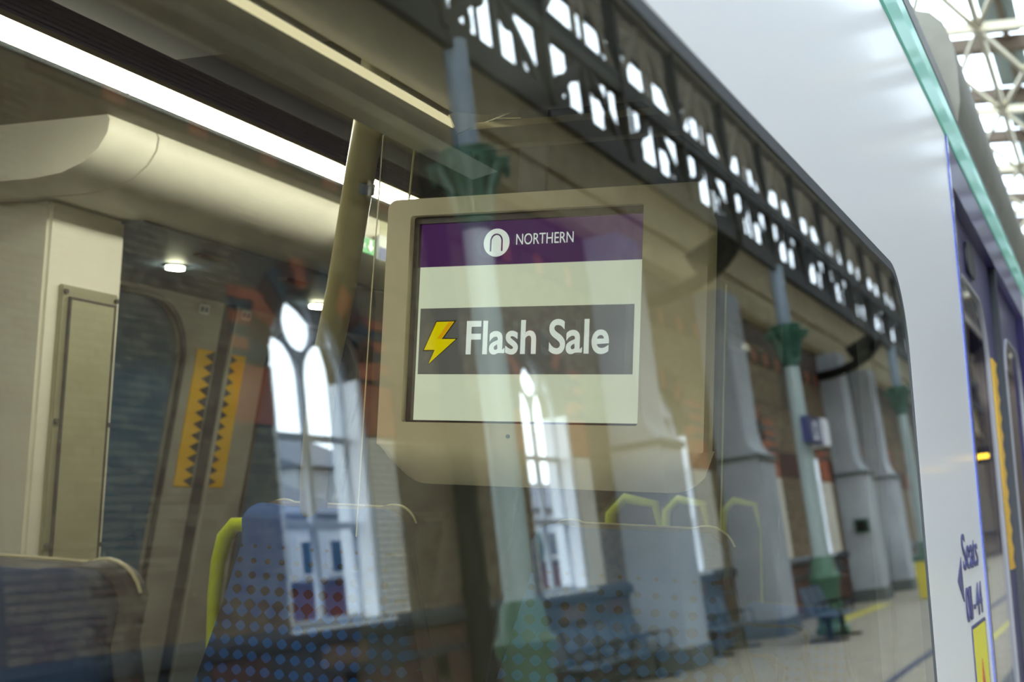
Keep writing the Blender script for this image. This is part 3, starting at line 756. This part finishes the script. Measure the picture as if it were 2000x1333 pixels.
# second draught screen farther along
gs2 = empty('glass_screen', (2.1, .6, 1.2), 'narrow glass draught screen with rounded top beside the window end', 'glass panel')
MG2 = frame((0, .60, 0), (1, 0, 0), (0, 0, 1))
plate('glass', rrect(2.02, 1.1, 2.13, 2.05, [0, 0, .006, .05]), [], .008, MG2, G_INT, gs2)
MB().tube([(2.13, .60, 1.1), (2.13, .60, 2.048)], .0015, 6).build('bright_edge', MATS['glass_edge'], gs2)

# passenger information display
scn = empty('information_screen', (1.61, .74, 1.7), 'cream framed information screen showing a flash sale advert', 'screen')
MSc = frame((1.6, 0, 0), (0, -1, 0), (0, 0, 1))          # local a = -y, faces -X towards the viewer
hous = rrect(-.942, 1.700, -.475, 2.095, [.055, .05, .018, .014], 8)
disp = rrect(-.905, 1.783, -.562, 2.071, .004)
hous = rrect(-.942, 1.752, -.475, 2.095, [0, 0, .018, .014], 8)
hs = plate('housing', hous, [disp], .024, MSc, M_CREAM, scn, z=-.012)
bm_ = bmesh.new(); bm_.from_mesh(hs.data)
# soften the front rim
es = [e for e in bm_.edges if len(e.link_faces) == 2 and e.calc_face_angle(0) > .9 and all(abs(v.co.x-1.600) < 1e-4 for v in e.verts)]
bmesh.ops.bevel(bm_, geom=es, offset=.004, segments=3, affect='EDGES', clamp_overlap=True); bm_.to_mesh(hs.data); bm_.free()
ch = MB(); NU, NV = 40, 10
for i_ in range(NU+1):
    a_ = -.942+.467*i_/NU
    rr = .055; dl = min(a_+.942, -.475-a_); zb = 1.700+(rr-math.sqrt(max(0, rr*rr-(rr-dl)**2)) if dl < rr else 0)
    for j_ in range(NV+1):
        v_ = j_/NV; ch.v.append((1.600+.050*v_**2.2, -a_, 1.752+(zb-1.752)*v_))
for i_ in range(NU):
    for j_ in range(NV): q_ = i_*(NV+1)+j_; ch.f.append((q_, q_+1, q_+NV+2, q_+NV+1))
ch.build('lower_chin', M_CREAM, scn, True)
plate('rear_case', rrect(-.925, 1.725, -.485, 2.08, .03), [], .05, MSc, M_CREAM, scn, z=-.05)
plate('bezel', disp, [rrect(-.897, 1.7865, -.566, 2.0615, .001)], .016, MSc, mat('bezel_brown', (.035, .018, .006), .35), scn, z=-.020)
pn = plate('display_panel', rrect(-.903, 1.784, -.564, 2.066, .001), [], .003, MSc, E_WHITE, scn, z=-.0215)
Z0 = -.0195
plate('header_bar', [(-.903, 2.001), (-.564, 2.001), (-.564, 2.0625), (-.903, 2.0625)], [], .0006, MSc, E_PURP, pn, z=Z0)
plate('grey_bar', [(-.893, 1.8505), (-.5775, 1.8505), (-.5775, 1.9425), (-.893, 1.9425)], [], .0006, MSc, E_GREY, pn, z=Z0)
plate('logo_disc', circ(-.7795, 2.0315, .0195, 40), [], .0006, MSc, E_TEXT, pn, z=Z0+.0006)
arc = [(-.7795+.0095*math.cos(t), 2.0335+.0105*math.sin(t)) for t in [PI*k/14 for k in range(15)]]
arc2 = [(-.7795+.0075*math.cos(t), 2.0335+.0085*math.sin(t)) for t in [PI*k/14 for k in range(15)]]
plate('logo_arch', [(-.7700, 2.0195)]+arc+[(-.7890, 2.0195), (-.7870, 2.0195)]+arc2[::-1]+[(-.7720, 2.0195)], [], .0006, MSc, E_PURP, pn, z=Z0+.0012)
def onscr(a, z, off): return MSc @ Matrix.Translation((a, z, off))
text('header_lettering', 'NORTHERN', onscr(-.7500, 2.0275, Z0+.0006), .0215, E_TEXT, pn, width=.084, ext=.0002)
text('advert_lettering', 'Flash Sale', onscr(-.8195, 1.8790, Z0+.0006), .0640, E_TEXT, pn, width=.2085, bold=.0012, ext=.0002)
bolt = [(-.8661, 1.9232), (-.8391, 1.9234), (-.8576, 1.8992), (-.8355, 1.8990), (-.8758, 1.8652), (-.8672, 1.8843), (-.8840, 1.8843)]
def grow(p, d):
    cx = sum(a for a, _ in p)/len(p); c2 = sum(b for _, b in p)/len(p)
    out = []
    n = len(p)
    for i in range(n):
        a = Vector(p[i-1]); b = Vector(p[i]); c = Vector(p[(i+1) % n])
        e1 = (b-a).normalized(); e2 = (c-b).normalized()
        n1 = Vector((-e1.y, e1.x)); n2 = Vector((-e2.y, e2.x))
        q = (n1+n2); q = q/max(.35, q.length_squared/2) if q.length > 1e-3 else n1
        out.append((b.x+q.x*d, b.y+q.y*d))
    return out
plate('bolt_outline', grow(bolt, .0017), [], .0006, MSc, mat('bolt_dark', (.08, .05, .01), .6), pn, z=Z0+.0006)
plate('bolt_icon', bolt, [], .0006, MSc, E_BOLT, pn, z=Z0+.0012)
plate('bolt_shade', [(-.8400, 1.9228), (-.8580, 1.8996), (-.8640, 1.8996), (-.8470, 1.9228)], [], .0004, MSc, E_BOLT2, pn, z=Z0+.0016)
MB().tube([(1.5985, .742, 1.766), (1.602, .742, 1.766)], .0028, 12).build('sensor_hole', M_SCREW, scn)
MB().box((1.64, .72, 2.07), (1.652, .76, 2.375)).build('mounting_bracket', M_SHELL, scn)

# seats
def seat_back(w_top, w_bot, h):
    """headrest outline (y, z) with z = 0 at the top"""
    pts = []
    for k in range(9):
        t = k/8; pts.append((-w_top/2+w_top*t, -.006*((t-.5)*2)**2-.0))
    r = [(-w_bot/2, -h), (w_bot/2, -h)]
    top = []
    n = 7
    R_ = .045
    for k in range(n+1):
        t = math.radians(160-95*k/n); top.append((-w_top/2+R_*.6+R_*math.cos(t), -R_+R_*math.sin(t)))
    for k in range(n+1):
        t = math.radians(115-95*k/n); top.append((w_top/2-R_*.6+R_*math.cos(t), -R_+R_*math.sin(t)))
    mid_r = [(w_top/2+.010, -.07), (w_bot/2-.050, -.18), (w_bot/2-.010, -.31), (w_bot/2, -.42)]
    mid_l = [(-w_bot/2, -.42), (-w_bot/2+.010, -.31), (-w_bot/2+.050, -.18), (-w_top/2-.010, -.07)]
    return top+mid_r+[(w_bot/2, -h), (-w_bot/2, -h)]+mid_l
def seat(loc, label, side=1, grab=True, fabric=None, tall=False):
    o = empty('train_chair', loc, label, 'seat', 'blue moquette seats in the carriage')
    out = [(-a, b) for a, b in seat_back(.27, .45, .95)][::-1]
    Mq = frame((0, 0, 0), (0, -1, 0), (.06, 0, 1))
    def pl_(nm, pts, d, z, ma, bev):
        ob = plate(nm, pts, [], d, Mq, ma, None, z=z)
        b = bmesh.new(); b.from_mesh(ob.data)
        bmesh.ops.remove_doubles(b, verts=b.verts, dist=1e-5)
        e = [q for q in b.edges if len(q.link_faces) == 2 and q.calc_face_angle(0) > .9 and abs((q.verts[0].co-q.verts[1].co).length) < 2 and (abs(q.verts[0].co.x-q.verts[1].co.x) < .07)]
        e = [q for q in e if q.link_faces[0].normal.angle(q.link_faces[1].normal) > .9 and not (len(q.link_faces[0].verts) == 4 and len(q.link_faces[1].verts) == 4)]
        if bev: bmesh.ops.bevel(b, geom=e, offset=bev, segments=3, affect='EDGES', clamp_overlap=True)
        b.to_mesh(ob.data); b.free()
        for p in ob.data.polygons: p.use_smooth = True
        ob.parent = o; return ob
    pl_('backrest', out, .05, 0, fabric or M_SEAT, .016)
    sh = [(a*1.035, b*1.0+.008) for a, b in out]
    pl_('shell', sh, .03, -.045, M_SHELL, .006)
    top = [p for p in sh if p[1] > -.045]
    top.sort()
    if not tall: q = MB().tube([Mq @ Vector((a, b+.002, -.046)) for a, b in top], .0019, 6).build('top_edge_highlight', M_HILITE, None, True); q.parent = o  # pale tube stands in for the highlight along the shell edge
    # cushion and pedestal
    q = MB().box((-.46, -.22, -1.10), (-.02, .22, -.98)).build('cushion', M_SEAT, None, True, bevel=.03); q.parent = o
    q = MB().box((-.30, -.10, -1.50), (-.10, .10, -1.10)).build('pedestal', M_SHELL); q.parent = o
    if grab:
        s = side
        pts = [(.03, s*.15, -.045), (.03, s*.175, -.040), (.03, s*.205, -.042), (.03, s*.225, -.065), (.03, s*.236, -.11), (.03, s*.240, -.17), (.03, s*.238, -.26), (.03, s*.225, -.30)]
        if tall: pts = [(.03, s*.10, -.03), (.03, s*.11, .22), (.03, s*.13, .305), (.03, s*.20, .315), (.03, s*.232, .28), (.03, s*.238, .10), (.03, s*.225, -.08), (.03, s*.18, -.20)]
        q = MB().tube(pts, [.011, .013, .014, .0145, .0135, .012, .011, .010] if not tall else [.003, .003, .010, .012, .012, .011, .010, .010], 14).build('grab_handle', M_LIME, None, True); q.parent = o
    return o
seat((1.95, 1.245, 1.655), 'blue dotted aisle seat with lime grab handle, centre of the view')
seat((1.95, .695, 1.645), 'blue dotted window seat below the right edge of the screen', 1, False)
seat((.98, 1.01, 1.608), 'dark blue seat back nearest the camera at lower left', 1, False, mat('dark_moquette', (.006, .040, .14), .9))
seat((2.75, .80, 1.37), 'farther blue seat whose tall lime handle shows just under the screen', 1, True, None, True)
seat((3.45, .90, 1.37), 'farther blue seat whose lime handle shows above the front window seat', 1, True, None, True)
seat((4.2, .95, 1.37), 'farthest blue seat, its lime handle seen right of the screen corner', 1, True, None, True)

# notice board on the far wall
pb = empty('notice_board', (5.0, 2.7, 1.3), 'pale framed notice board on the far wall under the screen', 'notice board')
plate('frame', rrect(4.73, uf(1.14), 5.36, uf(1.57), .01), [], .012, MFar, M_INSET, pb, z=-.004)
plate('board', rrect(4.76, uf(1.17), 5.33, uf(1.54), .006), [], .014, MFar, mat('board_green', (.13, .15, .08), .6), pb, z=-.003)

# ================================================================== PLATFORM FURNITURE
def bench(x0, n, label, dy=0):
    o = empty('platform_bench', (x0+n*.29, -6.5, 0), label, 'bench', 'steel benches against the station wall')
    for k in range(n):
        a = x0+k*.62
        MB().add([(a, -6.62, .46), (a+.54, -6.62, .46), (a+.54, -6.12, .44), (a, -6.12, .44), (a, -6.62, .49), (a+.54, -6.62, .49), (a+.54, -6.12, .47), (a, -6.12, .47)], [(0,3,2,1),(4,5,6,7),(0,1,5,4),(1,2,6,5),(2,3,7,6),(3,0,4,7)]).build('seat_pan', M_BENCH, o, bevel=.008)
        MB().add([(a, -6.62, .52), (a+.54, -6.62, .52), (a+.54, -6.74, .98), (a, -6.74, .98), (a, -6.65, .52), (a+.54, -6.65, .52), (a+.54, -6.77, .98), (a, -6.77, .98)], [(0,1,2,3),(7,6,5,4),(0,4,5,1),(1,5,6,2),(2,6,7,3),(3,7,4,0)]).build('backrest', M_BENCH, o, bevel=.008)
        MB().tube([(a+.58, -6.6, .46), (a+.58, -6.6, .68), (a+.58, -6.2, .68), (a+.58, -6.2, .46)], .015, 8).build('armrest', M_IRON, o)
    MB().box((x0-.05, -6.42, .38), (x0+n*.62, -6.34, .44)).build('beam', M_IRON, o)
    for xx in (x0+.3, x0+n*.62-.3):
        MB().tube([(xx, -6.38, .40), (xx, -6.38, .03)], .04, 8).build('leg', M_IRON, o)
        MB().tube([(xx, -6.75, .02), (xx, -6.05, .02)], .03, 8).build('foot', M_IRON, o)
    o.location.y += dy
bench(16.6, 6, 'steel bench below the second arched window, nearest the camera')
bench(22.9, 4, 'steel bench between the two nearest white buttresses')
bench(24.2, 3, 'steel bench standing in front of the sign column', 1.75)
o = empty('platform_sign', (26.7, -5.0, 3.9), 'navy platform sign with white number on the iron column', 'sign')
MB().box((25.95, -4.86, 3.70), (27.25, -4.72, 4.22)).build('sign_box', M_SIGN, o)
MB().box((27.26, -5.2, 3.70), (27.9, -4.70, 4.25)).build('side_face', M_WHT, o)
# numerals face the train
text('numerals', '12', frame((27.12, -4.715, 3.78), (-1, 0, 0), (0, 0, 1)), .52, M_WHT, o, sx=1.5, bold=.012)
o = empty('grit_bin', (39.5, -4.6, 0), 'yellow grit bin on the far platform by the column', 'bin')
MB().box((37.6, -4.85, 0), (38.5, -4.35, 1.0)).build('body', M_BIN, o, bevel=.03); MB().box((37.55, -4.9, 1.0), (38.55, -4.3, 1.12)).build('lid', M_GREENP, o, bevel=.03)
def board(x, y, z, w_, label, rows):
    o = empty('departure_board', (x, y, z), label, 'display')
    MB().box((x, y-w_/2, z-.25), (x+.2, y+w_/2, z+.25)).build('case', M_IRON, o)
    for r in range(rows):
        for c in range(7): MB().box((x-.01, y-w_/2+.08+c*(w_-.16)/7, z-.10+r*.2), (x, y-w_/2+.08+(c+.75)*(w_-.16)/7, z+.02+r*.2)).build('led_segment', E_LED, o)
    MB().tube([(x+.1, y, z+.25), (x+.1, y, z+3)], .03, 8).build('hanger', M_IRON, o)
board(46, -3.6, 4.0, 1.2, 'hanging amber departure display over the far platform', 1)
board(33, -3.4, 3.2, .5, 'small dark departure display with orange segments', 1)
bpy.context.view_layer.update()
